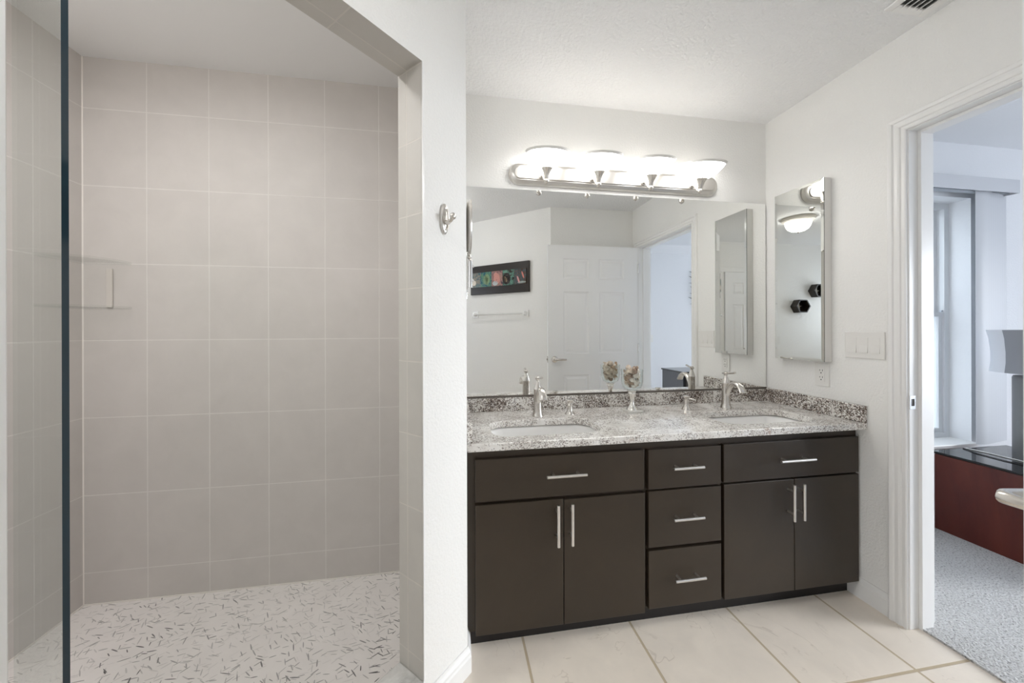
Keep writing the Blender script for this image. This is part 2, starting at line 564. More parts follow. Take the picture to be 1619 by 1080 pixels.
# east wall with the doorway to the bedroom
DY0, DY1, DZ = -0.662, -1.514, 2.052
wallbox('wall_east', (0, DY0, 0), (0.12, 0.12, H), WALL)
wallbox('wall_east_header', (0, DY1, DZ), (0.12, DY0, H), WALL)
wallbox('wall_east_end', (0, -3.65, 0), (0.12, DY1, H), WALL)
AX, AY = -0.874, -1.622
BX, BY = -1.705, -2.366
wallbox('wall_south', (AX, AY - 0.12, 0), (0.0, AY, H), WALL)
struct(MB().prism([(AX, AY), (BX, BY), (BX + 0.08, BY - 0.09), (AX + 0.05, AY - 0.12)], 0, H).build('wall_south_angled', WALL))
wallbox('wall_south_return', (BX, -2.65, 0), (BX + 0.10, BY, H), WALL)
wallbox('wall_south_far', (-4.0, -2.77, 0), (BX + 0.10, -2.65, H), WALL)
m = MB()
m.box((-4.12, -2.65, 0), (-4.0, -1.35, 0.95)); m.box((-4.12, -2.65, 2.05), (-4.0, -1.35, H))
m.box((-4.12, -2.65, 0.95), (-4.0, -2.5, 2.05)); m.box((-4.12, -1.6, 0.95), (-4.0, -1.35, 2.05))
struct(m.build('wall_west', WALL))
struct(MB().box((-4.2, -2.8, H), (0.12, 0.12, H + 0.1)).build('ceiling', CEIL))
struct(MB().prism([(-3.442, 0), (-1.90, 0), (-1.90, LY + 0.1105), f45((QX - 0.1, QY - 0.1), TH), (-3.442, -1.35)], H - 0.004, H).build('ceiling_shower', SHOWER_CEIL))
struct(MB().box((-4.2, -2.8, -0.1), (0.045, 0.12, 0)).build('floor', FLOOR))
struct(MB().prism([(-3.442, 0), (-1.90, 0), (-1.90, LY + 0.1105), f45((QX - 0.19, QY - 0.19), TH), (-3.442, -1.35)], 0.0, 0.017).build('floor_shower', SHOWER_FLOOR))
# bedroom beyond the doorway
tag(MB().box((0.045, -3.55, -0.1), (4.5, -0.0005, 0.008)).build('carpet', CARPET), 'grey looped wall-to-wall carpet in the bedroom beyond the doorway', 'carpet', kind='stuff')
WX0, WX1, WZ0, WZ1 = 0.74, 1.556, 0.468, 2.085
m = MB()
m.box((0.12, 0, 0), (WX0, 0.2, H)); m.box((WX1, 0, 0), (4.6, 0.2, H))
m.box((WX0, 0, 0), (WX1, 0.2, WZ0)); m.box((WX0, 0, WZ1), (WX1, 0.2, H))
struct(m.build('wall_bedroom_north', BEDWALL))
m = MB()
m.box((4.5, -3.65, 2.1), (4.6, 0.0, H)); m.box((4.5, -3.65, 0), (4.6, -3.5, 2.1)); m.box((4.5, -1.4, 0), (4.6, 0.0, 2.1))
struct(m.build('wall_bedroom_east', BEDWALL))
wallbox('wall_bedroom_south', (0.12, -3.75, 0), (4.6, -3.55, H + 0.2), BEDWALL)
m = MB()                                      # tray ceiling: low border round a raised field
m.box((0.12, -0.75, H), (4.6, 0.2, H + 0.3)); m.box((0.12, -3.65, H), (4.6, -2.95, H + 0.3))
m.box((0.12, -2.95, H), (0.5, -0.75, H + 0.3)); m.box((4.1, -2.95, H), (4.6, -0.75, H + 0.3))
m.box((0.12, -3.65, H + 0.2), (4.6, 0.2, H + 0.3))
struct(m.build('ceiling_bedroom', BEDWALL))

# window in the deep recess of the bedroom wall
yw = 0.108
m = MB()
for a, b in (((WX1 - 0.04, WZ0), (WX1, WZ1)), ((WX0, WZ0), (WX0 + 0.04, WZ1)), ((WX0 + 0.04, WZ1 - 0.04), (WX1 - 0.04, WZ1)), ((WX0 + 0.04, WZ0), (WX1 - 0.04, WZ0 + 0.035))):
    m.box((a[0], yw, a[1]), (b[0], 0.2, b[1]))
win = struct(m.build('window_1', SASH))
m = MB()
for z0, z1, dy in ((1.305, WZ1 - 0.04, 0.04), (WZ0 + 0.035, 1.335, 0.012)):
    m.box((WX1 - 0.072, yw + dy, z0), (WX1 - 0.04, yw + dy + 0.026, z1)); m.box((WX0 + 0.04, yw + dy, z0), (WX0 + 0.072, yw + dy + 0.026, z1))
    m.box((WX0 + 0.072, yw + dy, z0), (WX1 - 0.072, yw + dy + 0.026, z0 + 0.03)); m.box((WX0 + 0.072, yw + dy, z1 - 0.03), (WX1 - 0.072, yw + dy + 0.026, z1))
m.build('sash', SASH, win)
MB().box((WX0 + 0.07, yw + 0.022, WZ0 + 0.06), (WX1 - 0.07, yw + 0.026, 1.31)).build('pane', GLASS, win)
MB().box((WX0 + 0.07, yw + 0.050, 1.33), (WX1 - 0.07, yw + 0.054, WZ1 - 0.065)).build('pane', GLASS, win)
MB().box((WX1 - 0.064, yw + 0.002, 1.336), (WX1 - 0.048, yw + 0.012, 1.348)).build('sash_lock', ALU, win)
struct(MB().box((WX0 + 0.001, -0.035, WZ0 - 0.018), (WX1 - 0.001, yw, WZ0 + 0.006)).build('trim_6', TRIM, bevel=0.004))
struct(MB().box((-1.0, 1.6, -0.3), (4.5, 1.7, 3.6)).build('exterior_wall', STUCCO))
struct(MB().box((-1.0, 0.2, -0.3), (4.6, 1.6, -0.1)).build('exterior_ground', STUCCO))
m = MB()
for a, b in (((-3.5, 0.01), (-3.44, 2.1)), ((-1.46, 0.01), (-1.4, 2.1)), ((-2.48, 0.01), (-2.42, 2.1)), ((-3.5, 0.01), (-1.4, 0.05)), ((-3.5, 2.05), (-1.4, 2.1))):
    m.box((4.52, a[0], a[1]), (4.57, b[0], b[1]))
struct(m.build('window_2', SASH))
m = MB()
for a, b in (((-2.5, 0.95), (-2.45, 2.05)), ((-1.65, 0.95), (-1.6, 2.05)), ((-2.5, 0.95), (-1.6, 1.0)), ((-2.5, 2.0), (-1.6, 2.05))):
    m.box((-4.08, a[0], a[1]), (-4.03, b[0], b[1]))
struct(m.build('window_3', SASH))

# door casing (mitred moulding), jamb and stop
def casing(name, yi0, yi1, zi, xf, sgn, mat, wdt=0.0625):
    prof = [(0, 0), (0, .010), (.004, .0125), (.010, .0125), (.0125, .0085), (.017, .0085), (.020, .0135), (.026, .0150), (.034, .0150), (.0365, .012),
            (.041, .012), (.044, .0175), (.052, .019), (wdt - .006, .019), (wdt - .002, .016), (wdt, .012), (wdt, 0)]
    m = MB()
    rows = []
    for d, t in prof:
        rows.append([m.bm.verts.new((xf - sgn * t, y, z)) for y, z in ((yi0 + d, 0), (yi0 + d, zi + d), (yi1 - d, zi + d), (yi1 - d, 0))])
    for A, B in zip(rows, rows[1:]):
        for i in range(3):
            m._f([A[i], A[i + 1], B[i + 1], B[i]])
    for i in (0, 3):
        m._f([r[i] for r in rows])
    return struct(m.build(name, mat))
casing('trim_1', -0.676, -1.500, 2.0375, 0.0, 1, TRIM)
casing('trim_2', -0.676, -1.500, 2.0375, 0.12, -1, TRIM)
m = MB()
m.box((-0.001, DY0, 0), (0.121, -0.680, DZ)); m.box((-0.001, DY1, 0), (0.121, -1.496, DZ)); m.box((-0.001, -1.496, 2.034), (0.121, -0.680, DZ))
m.box((0.042, -0.68, 0), (0.10, -0.692, 2.034)); m.box((0.042, -1.496, 0), (0.10, -1.484, 2.034)); m.box((0.042, -1.484, 2.022), (0.10, -0.692, 2.034))
struct(m.build('trim_3', TRIM, bevel=0.0015))

# baseboards
def sweep_base(name, path, h=0.092):
    prof = [(0, 0), (0.014, 0), (0.014, h * 0.62), (0.011, h * 0.70), (0.011, h * 0.80), (0.006, h * 0.92), (0.004, h), (0, h)]
    nrm = []
    for a, b in zip(path, path[1:]):
        d = Vector((b[0] - a[0], b[1] - a[1])).normalized()
        nrm.append(Vector((d.y, -d.x)))
    m = MB()
    rows = []
    for d, z in prof:
        row = []
        for i, p in enumerate(path):
            if i == 0: n = nrm[0]
            elif i == len(path) - 1: n = nrm[-1]
            else:
                n = nrm[i - 1] + nrm[i]
                n = n / (n.dot(nrm[i]))
            row.append(m.bm.verts.new((p[0] + n.x * d, p[1] + n.y * d, z)))
        rows.append(row)
    for A, B in zip(rows, rows[1:]):
        for i in range(len(path) - 1):
            m._f([A[i], A[i + 1], B[i + 1], B[i]])
    for i in (0, -1):
        m._f([r[i] for r in rows])
    return struct(m.build(name, TRIM))
sweep_base('baseboard_pillar', [(JX + 0.004, JY + 0.004), (KX, KY), (KX, -0.452)])
sweep_base('baseboard_east', [(0, -0.445), (0, -0.6135)])
sweep_base('baseboard_south', [(-0.02, AY), (AX, AY), (BX, BY)])

# ------------------------------------------------------------------ vanity cabinet
YF, YD = -0.482, -0.502                       # face frame, door faces
VX0, VX1 = -1.783, -0.003
ZT = 0.772                                    # underside of the counter
van = thing('vanity_cabinet', 'long dark espresso double vanity cabinet under the speckled granite counter', 'cabinet', (-0.893, -0.24, 0))
vo = van.location.copy()
m = MB()
yb_ = YF + 0.02
for x0, x1 in ((VX0, VX0 + 0.018), (VX1 - 0.018, VX1), (-1.062, -1.044), (-0.716, -0.698)):
    m.box((x0, yb_, 0.09), (x1, -0.02, ZT))
m.box((VX0, -0.02, 0.09), (VX1, -0.01, ZT)); m.box((VX0, yb_, 0.072), (VX1, -0.01, 0.09))
m.box((VX0, YF, 0.715), (VX1, yb_, ZT)); m.box((VX0, YF, 0.072), (VX1, yb_, 0.092))
st_ = [(VX0, VX0 + 0.045), (-1.075, -1.03), (-0.73, -0.685), (VX1 - 0.03, VX1)]
for x0, x1 in st_:
    m.box((x0, YF, 0.092), (x1, yb_, 0.715))
for (p0, p1), (q0, q1) in zip(st_, st_[1:]):
    m.box((p1, YF, 0.555), (q0, yb_, 0.585))
m.box((-1.03, YF, 0.305), (-0.73, yb_, 0.34))
m.build('body', CAB, van, vo)
MB().box((VX0 + 0.002, -0.452, 0.0), (VX1 - 0.002, -0.43, 0.074)).build('toe_kick', CABDARK, van, vo)
def pull(parent, x, z, length, vertical, off):
    m = MB()
    yb = YD - 0.033
    h = length / 2
    q = h * 0.62
    if vertical:
        m.tube([(x, yb, z - h), (x, yb, z + h)], 0.0058, 12)
        for s_ in (-1, 1): m.tube([(x, YD - 0.0005, z + s_ * q), (x, yb, z + s_ * q)], 0.0045, 10)
    else:
        m.tube([(x - h, yb, z), (x + h, yb, z)], 0.0058, 12)
        for s_ in (-1, 1): m.tube([(x + s_ * q, YD - 0.0005, z), (x + s_ * q, yb, z)], 0.0045, 10)
    return m.build('handle', SATIN, parent, off, smooth=40)
def front(kind, x0, x1, z0, z1, hx, hz, hl, vert, label):
    p = MB().box((x0, YD, z0), (x1, YF - 0.0004, z1)).build(kind, CAB, van, vo, bevel=0.002)
    p['label'] = label
    pull(p, hx, hz, hl, vert, vo)
front('drawer', -1.752, -1.064, 0.574, 0.735, -1.401, 0.664, 0.160, False, 'wide drawer front below the left sink')
front('door', -1.752, -1.4072, 0.068, 0.562, -1.436, 0.474, 0.160, True, 'cabinet door at the far left beside the pillar')
front('door', -1.4042, -1.062, 0.068, 0.559, -1.380, 0.474, 0.160, True, 'cabinet door just left of the drawer stack')
front('drawer', -1.046, -0.714, 0.570, 0.733, -0.885, 0.661, 0.136, False, 'top drawer of the narrow middle stack')
front('drawer', -1.046, -0.714, 0.331, 0.562, -0.885, 0.453, 0.136, False, 'middle drawer of the narrow middle stack')
front('drawer', -1.046, -0.714, 0.080, 0.318, -0.879, 0.205, 0.136, False, 'bottom drawer of the narrow middle stack')
front('drawer', -0.700, -0.0125, 0.574, 0.736, -0.366, 0.659, 0.172, False, 'wide drawer front below the right sink')
front('door', -0.699, -0.3545, 0.076, 0.566, -0.388, 0.477, 0.156, True, 'cabinet door just right of the drawer stack')
front('door', -0.3515, -0.012, 0.076, 0.566, -0.338, 0.477, 0.156, True, 'cabinet door at the far right beside the wall')

# ------------------------------------------------------------------ countertop with two cut-outs, splashes
CZ0, CZ1 = 0.773, 0.803
CX0, CX1, CY0, CY1 = -1.784, -0.0008, -0.530, -0.0008
SINKS = [(-1.442, -0.332), (-0.392, -0.332)]
SW, SD = 0.235, 0.118
top = thing('countertop', 'white granite counter slab with two basin cut-outs on the dark vanity', 'countertop', (-0.892, -0.265, CZ0))
def counter():
    bm = bmesh.new()
    cuts = [rrect(cx - SW, cx + SW, cy_ - SD, cy_ + SD, 0.075, 8) for cx, cy_ in SINKS]
    rim = [(CX0, CY0), (CX1, CY0), (CX1, CY1), (CX0, CY1)]
    loops = []
    for z in (CZ0, CZ1):
        es = []
        lv = []
        for poly in [rim] + cuts:
            v = [bm.verts.new((p[0], p[1], z)) for p in poly]
            lv.append(v)
            es += [bm.edges.new((v[i], v[(i + 1) % len(v)])) for i in range(len(v))]
        bmesh.ops.triangle_fill(bm, use_beauty=True, use_dissolve=False, edges=es)
        loops.append(lv)
    for A, B in zip(*loops):
        for i in range(len(A)):
            j = (i + 1) % len(A)
            bm.faces.new((A[i], A[j], B[j], B[i]))
    m = MB(); m.bm.free(); m.bm = bm
    return m
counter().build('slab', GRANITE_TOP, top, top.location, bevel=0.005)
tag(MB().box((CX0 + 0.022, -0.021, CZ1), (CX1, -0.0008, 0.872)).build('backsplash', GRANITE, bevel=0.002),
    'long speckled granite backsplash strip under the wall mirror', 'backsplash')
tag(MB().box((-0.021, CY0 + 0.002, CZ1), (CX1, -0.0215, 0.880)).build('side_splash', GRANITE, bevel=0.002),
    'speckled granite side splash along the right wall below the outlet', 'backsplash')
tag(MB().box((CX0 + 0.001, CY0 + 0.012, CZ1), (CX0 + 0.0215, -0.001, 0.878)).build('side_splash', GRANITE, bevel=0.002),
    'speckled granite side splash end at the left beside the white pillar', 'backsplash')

def basin(cx, cy_):
    m = MB()
    prof = [(0.012, 0.0, 0.008), (0.004, -0.010, 0.075), (-0.006, -0.060, 0.070), (-0.028, -0.110, 0.06), (-0.070, -0.128, 0.045), (-0.098, -0.131, 0.018)]
    rows = []
    for d, dz, r in prof:
        rows.append([m.bm.verts.new((x, y, CZ0 + dz - 0.001)) for x, y in rrect(-SW - d, SW + d, -SD - d, SD + d, max(r, 0.012) if d < 0.01 else 0.08, 8)])
    for A, B in zip(rows, rows[1:]):
        for i in range(len(A)):
            j = (i + 1) % len(A)
            m._f([A[i], A[j], B[j], B[i]])
    m._f(rows[-1])
    return m
def make_sink(cx, cy_, label):
    s_ = thing('sink', label, 'sink', (cx, cy_, 0))
    b = basin(cx, cy_).build('basin', PORCELAIN, s_, smooth=50)
    sol = b.modifiers.new('solid', 'SOLIDIFY'); sol.thickness = 0.006; sol.offset = -1
    MB().lathe([(0, 0.0015), (0.012, 0.002), (0.021, 0.0015), (0.023, -0.001), (0, -0.001)], (0, 0, CZ0 - 0.129), 24).build('drain', NICKEL, s_, smooth=40)
make_sink(*SINKS[0], 'white undermount basin at the left end of the granite counter')
make_sink(*SINKS[1], 'white undermount basin at the right end beside the side wall')

# ------------------------------------------------------------------ faucets and soap pumps
def make_faucet(label, loc):
    t = thing('faucet', label, 'faucet', loc)
    MB().lathe([(0, 0), (.0275, 0), (.0275, .004), (.0245, .010), (.0215, .024), (.0200, .05), (.0195, .10), (.0192, .128), (.0200, .130), (.0200, .134), (.0185, .140), (.0150, .152),
                (.0115, .163), (.0085, .168), (.0080, .176), (0, .176)], seg=36).build('body', NICKEL, t, smooth=35)
    pts, rad, fl = [], [], []
    P0, P1, P2, P3 = Vector((0, -0.004, 0.060)), Vector((0, -0.028, 0.158)), Vector((0, -0.092, 0.160)), Vector((0, -0.116, 0.100))
    for i in range(19):
        u = i / 18
        pts.append(P0 * (1 - u) ** 3 + P1 * 3 * u * (1 - u) ** 2 + P2 * 3 * u * u * (1 - u) + P3 * u ** 3)
        rad.append(0.0145 + 0.0055 * max(0, (u - 0.35)) / 0.65)
        fl.append(0.95 - 0.45 * u)
    MB().tube(pts, rad, 20, fl, up=(0, 0, 1)).build('spout', NICKEL, t, smooth=50)
    m = MB()
    m.lathe([(0, .174), (.0085, .174), (.0095, .180), (.0125, .186), (.0125, .190), (.008, .194), (0, .195)], seg=24)
    m.tube([(-0.002, 0.020, 0.184), (0.002, -0.015, 0.187), (0.004, -0.035, 0.190), (0.006, -0.058, 0.195)], [.0055, .0062, .0068, .0075], 12, 0.75)
    m.build('lever_handle', NICKEL, t, smooth=40)
    return t
make_faucet('brushed nickel faucet with arched spout behind the left basin', (-1.426, -0.150, CZ1))
make_faucet('brushed nickel faucet with arched spout behind the right basin', (-0.392, -0.146, CZ1))
def make_pump(label, loc, ang):
    t = thing('soap_pump', label, 'soap dispenser', loc, ang)
    MB().lathe([(0, 0), (.024, 0), (.0235, .003), (.019, .009), (.0145, .018), (.0125, .030), (.0122, .044), (.013, .052), (0, .052)], seg=28).build('collar', NICKEL, t, smooth=35)
    m = MB()
    m.lathe([(0, .050), (.0095, .051), (.0105, .060), (.0155, .064), (.0165, .068), (.014, .072), (0, .0735)], seg=28)
    m.tube([(0, 0, .060), (.022, 0, .0575), (.040, 0, .055), (.046, 0, .050)], [.0055, .005, .0045, .004], 10)
    m.build('pump_head', NICKEL, t, smooth=40)
make_pump('low nickel soap pump right of the left faucet', (-1.258, -0.135, CZ1), -2.0)
make_pump('low nickel soap pump left of the right faucet', (-0.620, -0.140, CZ1), -0.9)

# ------------------------------------------------------------------ footed glass with shells
GX, GY = -0.925, -0.135
gob = thing('footed_glass', 'clear footed glass full of seashells in the middle of the counter', 'glass', (GX, GY, CZ1))
MB().lathe([(.0, .108), (.028, .110), (.044, .120), (.051, .138), (.0535, .160), (.054, .190), (.0555, .215), (.0545, .216), (.0525, .190), (.052, .160), (.0495, .140), (.043, .124), (.027, .114), (0, .112)], seg=40).build('bowl', GLASS, gob, smooth=50)
m = MB()
m.lathe([(0, .010), (.029, .010), (.027, .016), (.018, .026), (.0125, .040), (.0115, .062), (.014, .080), (.020, .094), (.018, .100), (.024, .108), (0, .109)], seg=32)
m.build('stem', make_nickel('mercury_glass_stem', (0.80, 0.78, 0.74, 1), 0.16), gob, smooth=40)
MB().box((-0.040, -0.040, 0), (0.040, 0.040, 0.011)).build('foot', plain('frosted_white_foot', rgb(226, 224, 218), 0.12), gob, bevel=0.003)
random.seed(11)
def shell_mesh(kind):
    m = MB()
    if kind == 0:      # fan shell
        rings = []
        for i in range(7):
            v = i / 6
            row = []
            for k in range(15):
                a = (k / 14 - 0.5) * 2.2
                r = 0.024 * v * (1 - 0.10 * (abs(a) / 1.1) ** 2)
                rib = 0.0011 * math.cos(k * PI) * v
                row.append(m.bm.verts.new((r * math.sin(a), r * math.cos(a) - 0.012, 0.009 * math.sin(v * PI * 0.62) * math.cos(a * 0.8) + rib)))
            rings.append(row)
        for A, B in zip(rings, rings[1:]):
            for k in range(14):
                m._f([A[k], A[k + 1], B[k + 1], B[k]])
        bmesh.ops.remove_doubles(m.bm, verts=m.bm.verts[:], dist=1e-5)
        geo = bmesh.ops.solidify(m.bm, geom=m.bm.faces[:], thickness=0.0018)
    else:              # coiled or spindle shell
        n, seg = 40, 10
        pts, rad = [], []
        turns = 3.2 if kind == 1 else 2.2
        hgt = 0.034 if kind == 1 else 0.022
        for i in range(n):
            u = i / (n - 1)
            R = (0.0105 if kind == 1 else 0.013) * (1 - u) ** 1.1 + 0.0006
            a = turns * 2 * PI * u
            pts.append((R * 0.75 * math.cos(a), R * 0.75 * math.sin(a), hgt * u - hgt * 0.4))
            rad.append(R * 0.85 + 0.0007)
        m.tube(pts, rad, seg)
    return m
SMESH = []
for k in range(3):
    ob = shell_mesh(k).build('seashell', SHELLS[0], smooth=60)
    SMESH.append(ob.data)
    bpy.data.objects.remove(ob)
smeshes = []
for k in range(3):
    for q in range(4):
        me = SMESH[k].copy()
        me.materials.clear()
        me.materials.append(SHELLS[q])
        smeshes.append(me)
lay = []
for z, n, r, a0 in ((0.134, 4, 0.020, 0.2), (0.150, 6, 0.028, 0.9), (0.168, 6, 0.0315, 0.2), (0.186, 6, 0.032, 0.7), (0.204, 6, 0.032, 1.4), (0.220, 4, 0.026, 0.3), (0.156, 1, 0, 0), (0.182, 1, 0, 0), (0.206, 1, 0, 0)):
    for i in range(n):
        a = a0 + 2 * PI * i / n
        lay.append((r * math.cos(a), r * math.sin(a), z, a))
for i, (x, y, z, a) in enumerate(lay):
    o = bpy.data.objects.new('seashell', smeshes[(i * 7 + i // 3) % 12])
    COL.objects.link(o)
    o.location = (GX + x, GY + y, CZ1 + z)
    o.rotation_euler = (random.uniform(0.9, 1.9), random.uniform(-0.5, 0.5), a + PI / 2 + random.uniform(-0.4, 0.4))
    s_ = random.uniform(0.88, 1.06)
    o.scale = (s_, s_, s_)
    tag(o, 'cream and tan seashell heaped in the footed glass on the counter', 'seashell', 'seashells in the footed glass')

# ------------------------------------------------------------------ wall mirror over the vanity
wm = thing('wall_mirror', 'wide frameless wall mirror above the granite backsplash', 'mirror', (-0.893, -0.003, 0.876))
m = MB()
m.box((-1.783, -0.006, 0.876), (-0.008, -0.0008, 1.963))
m.bm.faces.ensure_lookup_table()
for f in m.bm.faces: f.material_index = 1
m.bm.faces[2].material_index = 0
m.build('glass', [MIRROR, MIRROR_EDGE], wm, wm.location)
MB().box((-1.783, -0.010, 0.8735), (-0.008, -0.0065, 0.882)).build('bottom_channel', plain('dark_mirror_channel', rgb(112, 105, 98), 0.4, 0.3), wm, wm.location)
MB().box((-0.012, -0.0085, 1.69), (-0.004, -0.0008, 1.71)).build('clip', PLASTIC, wm, wm.location, bevel=0.001)

# ------------------------------------------------------------------ vanity light bar
vl = thing('vanity_light', 'four-lamp nickel vanity light bar with upturned white glass shades', 'light fixture', (-0.94, 0, 2.042))
lo = vl.location.copy()
def stadium(cx, cz, hx, hz, n=12):
    return rrect(cx - hx, cx + hx, cz - hz, cz + hz, hz * 0.999, n)
def stadium_plate(prof, name, mat, parent, off):
    m = MB()
    rows = []
    for hx, hz, y in prof:
        rows.append([m.bm.verts.new((x, y, z)) for x, z in stadium(-0.939, 2.042, hx, hz)])
    for A, B in zip(rows, rows[1:]):
        for i in range(len(A)):
            m._f([A[i], A[(i + 1) % len(A)], B[(i + 1) % len(B)], B[i]])
    m._f(rows[-1])
    return m.build(name, mat, parent, off, smooth=28)
PLATE_M = make_nickel('nickel_back_plate', (0.70, 0.675, 0.64, 1), 0.33)
stadium_plate([(.606, .056, -0.0008), (.606, .056, -.010), (.600, .050, -.022), (.584, .036, -.030), (.580, .032, -.030)], 'back_plate', PLATE_M, vl, lo)
stadium_plate([(.580, .032, -.029), (.580, .032, -.0335), (.577, .029, -.036)], 'raised_panel', PLATE_M, vl, lo)
TILT = Matrix.Rotation(math.radians(13), 4, 'X')     # the cups lean a little out from the wall
for bx in (-1.363, -1.083, -0.789, -0.497):
    by, bz = -0.086, 1.981
    m = MB()
    m.lathe([(0, 0), (.017, 0), (.017, .004), (.011, .007), (0, .007)], (bx - 0.012, -0.0345, 2.028), 20, RX90)
    m.tube([(bx - .012, -.036, 2.028), (bx - .012, -.052, 2.026), (bx - .010, -.064, 2.010), (bx - .005, -.072, 1.990), (bx - .001, -.080, 1.980), (bx, by, bz)], .0065, 12)
    m.sph((bx, by, bz), .0145, seg=16)
    m.build('arm', NICKEL, vl, lo, smooth=50)
    c_ = (bx, by, bz)
    MB().lathe([(0, .008), (.0095, .008), (.011, .014), (.0125, .026), (.017, .042), (.0245, .058), (.0320, .068), (.0325, .071), (.022, .070), (0, .069)], c_, 48, TILT, flute=0.05, nfl=12).build('socket_cup', NICKEL, vl, lo, smooth=50)
    m = MB()
    m.lathe([(.018, .062), (.036, .066), (.057, .077), (.077, .095), (.094, .116), (.104, .130)], c_, 48, TILT)
    m.mi = 1
    m.lathe([(.104, .130), (.111, .138), (.1125, .1405), (.103, .133), (.0925, .118), (.0755, .098), (.0555, .080), (.035, .069), (.018, .065)], c_, 48, TILT)
    sh = m.build('glass_shade', [BOWL, FROST], vl, lo, smooth=60)
    MB().lathe([(0, .066), (.012, .068), (.013, .078), (.021, .090), (.025, .103), (.021, .116), (.010, .124), (0, .126)], c_, 20, TILT).build('bulb', BULB, sh, lo, smooth=60)

# ------------------------------------------------------------------ mirrored medicine cabinet, outlet, switches
T0 = 0.046
mc = thing('medicine_cabinet', 'tall mirrored medicine cabinet on the right wall above the outlet', 'cabinet', (0, -0.24, 1.06))
MB().box((-T0 + 0.005, -0.376, 1.063), (-0.0008, -0.106, 1.967)).build('body', plain('cabinet_white', rgb(232, 230, 226), 0.35), mc, mc.location, bevel=0.001)
m = MB()
y0, y1, z0, z1, bv = -0.376, -0.106, 1.063, 1.967, 0.014
o_ = [m.bm.verts.new((-T0 + 0.0008, y, z)) for y, z in ((y0, z0), (y1, z0), (y1, z1), (y0, z1))]
i_ = [m.bm.verts.new((-T0, y, z)) for y, z in ((y0 + bv, z0 + bv), (y1 - bv, z0 + bv), (y1 - bv, z1 - bv), (y0 + bv, z1 - bv))]
b_ = [m.bm.verts.new((-T0 + 0.0048, y, z)) for y, z in ((y0, z0), (y1, z0), (y1, z1), (y0, z1))]
m._f(i_)
for k in range(4):
    m._f([o_[k], o_[(k + 1) % 4], i_[(k + 1) % 4], i_[k]])
m.mi = 1
for k in range(4):
    m._f([b_[k], b_[(k + 1) % 4], o_[(k + 1) % 4], o_[k]])
m._f(b_)
m.build('mirror_door', [MED_MIRROR, MIRROR_EDGE], mc, mc.location)

ol = thing('outlet', 'white duplex outlet on the right wall below the medicine cabinet', 'outlet', (0, -0.330, 0.995))
MB().box((-0.006, -0.036, -0.058), (-0.0006, 0.036, 0.058)).build('cover_plate', PLASTIC, ol, bevel=0.003)
MB().box((-0.009, -0.0165, -0.0335), (-0.006, 0.0165, 0.0335)).build('receptacle', PLASTIC, ol, bevel=0.001)
m = MB()
for z in (-0.017, 0.017):
    m.box((-0.0096, -0.008, z + 0.001), (-0.0088, -0.006, z + 0.010)); m.box((-0.0096, 0.005, z + 0.002), (-0.0088, 0.007, z + 0.009))
    m.box((-0.0096, -0.0025, z - 0.010), (-0.0088, 0.0025, z - 0.005))
m.build('slots', SLOT, ol)
sw = thing('light_switch', 'white three-rocker switch plate between medicine cabinet and door casing', 'light switch', (0, -0.519, 1.152))
MB().box((-0.0065, -0.080, -0.060), (-0.0006, 0.080, 0.060)).build('cover_plate', PLASTIC, sw, bevel=0.003)
for y in (-0.046, 0.0, 0.046):
    m = MB()
    m.prism([(-0.0062, -0.034), (-0.0105, -0.034), (-0.0072, 0.0), (-0.0078, 0.034), (-0.0062, 0.034)], y - 0.0165, y + 0.0165, Matrix(((1, 0, 0, 0), (0, 0, 1, 0), (0, 1, 0, 0), (0, 0, 0, 1))))
    m.build('rocker', PLASTIC, sw)
sp = thing('strike_plate', 'small chrome strike plate on the white door jamb', 'strike plate', (0.0, -0.6805, 0.926))
m = MB()
m.box((-0.004, -0.0025, -0.028), (0.026, 0.0002, -0.014)); m.box((-0.004, -0.0025, 0.014), (0.026, 0.0002, 0.028))
m.box((-0.004, -0.0025, -0.014), (0.004, 0.0002, 0.014)); m.box((0.020, -0.0025, -0.014), (0.026, 0.0002, 0.014))
m.build('plate', CHROME, sp, bevel=0.0006)
MB().box((0.004, -0.0008, -0.014), (0.020, 0.0002, 0.014)).build('latch_hole', SLOT, sp)

# ------------------------------------------------------------------ robe hook on the pillar, makeup mirror behind it
hk = thing('robe_hook', 'oval brushed nickel robe hook on the white pillar', 'hook', (-1.8615, -0.6455, 1.597), PI / 4)
m = MB()
rows = []
for sx, y in ((1.0, -0.0005), (1.0, -0.004), (0.86, -0.008), (0.70, -0.0085), (0.62, -0.006), (0.40, -0.009)):
    rows.append([m.bm.verts.new((0.0185 * sx * math.cos(2 * PI * k / 28), y, 0.051 * (sx if sx == 1 else sx + 0.02) * math.sin(2 * PI * k / 28))) for k in range(28)])
for A, B in zip(rows, rows[1:]):
    for k in range(28):
        m._f([A[k], A[(k + 1) % 28], B[(k + 1) % 28], B[k]])
m._f(rows[-1])
m.build('back_plate', NICKEL, hk, smooth=40)
m = MB()
m.tube([(0, -0.006, -0.012), (0, -0.022, -0.014), (0, -0.034, -0.008), (0, -0.040, 0.000)], [.009, .0065, .006, .006], 12)
m.sph((0, -0.042, 0.003), .0115, (1, 0.8, 1))
m.build('peg', NICKEL, hk, smooth=60)

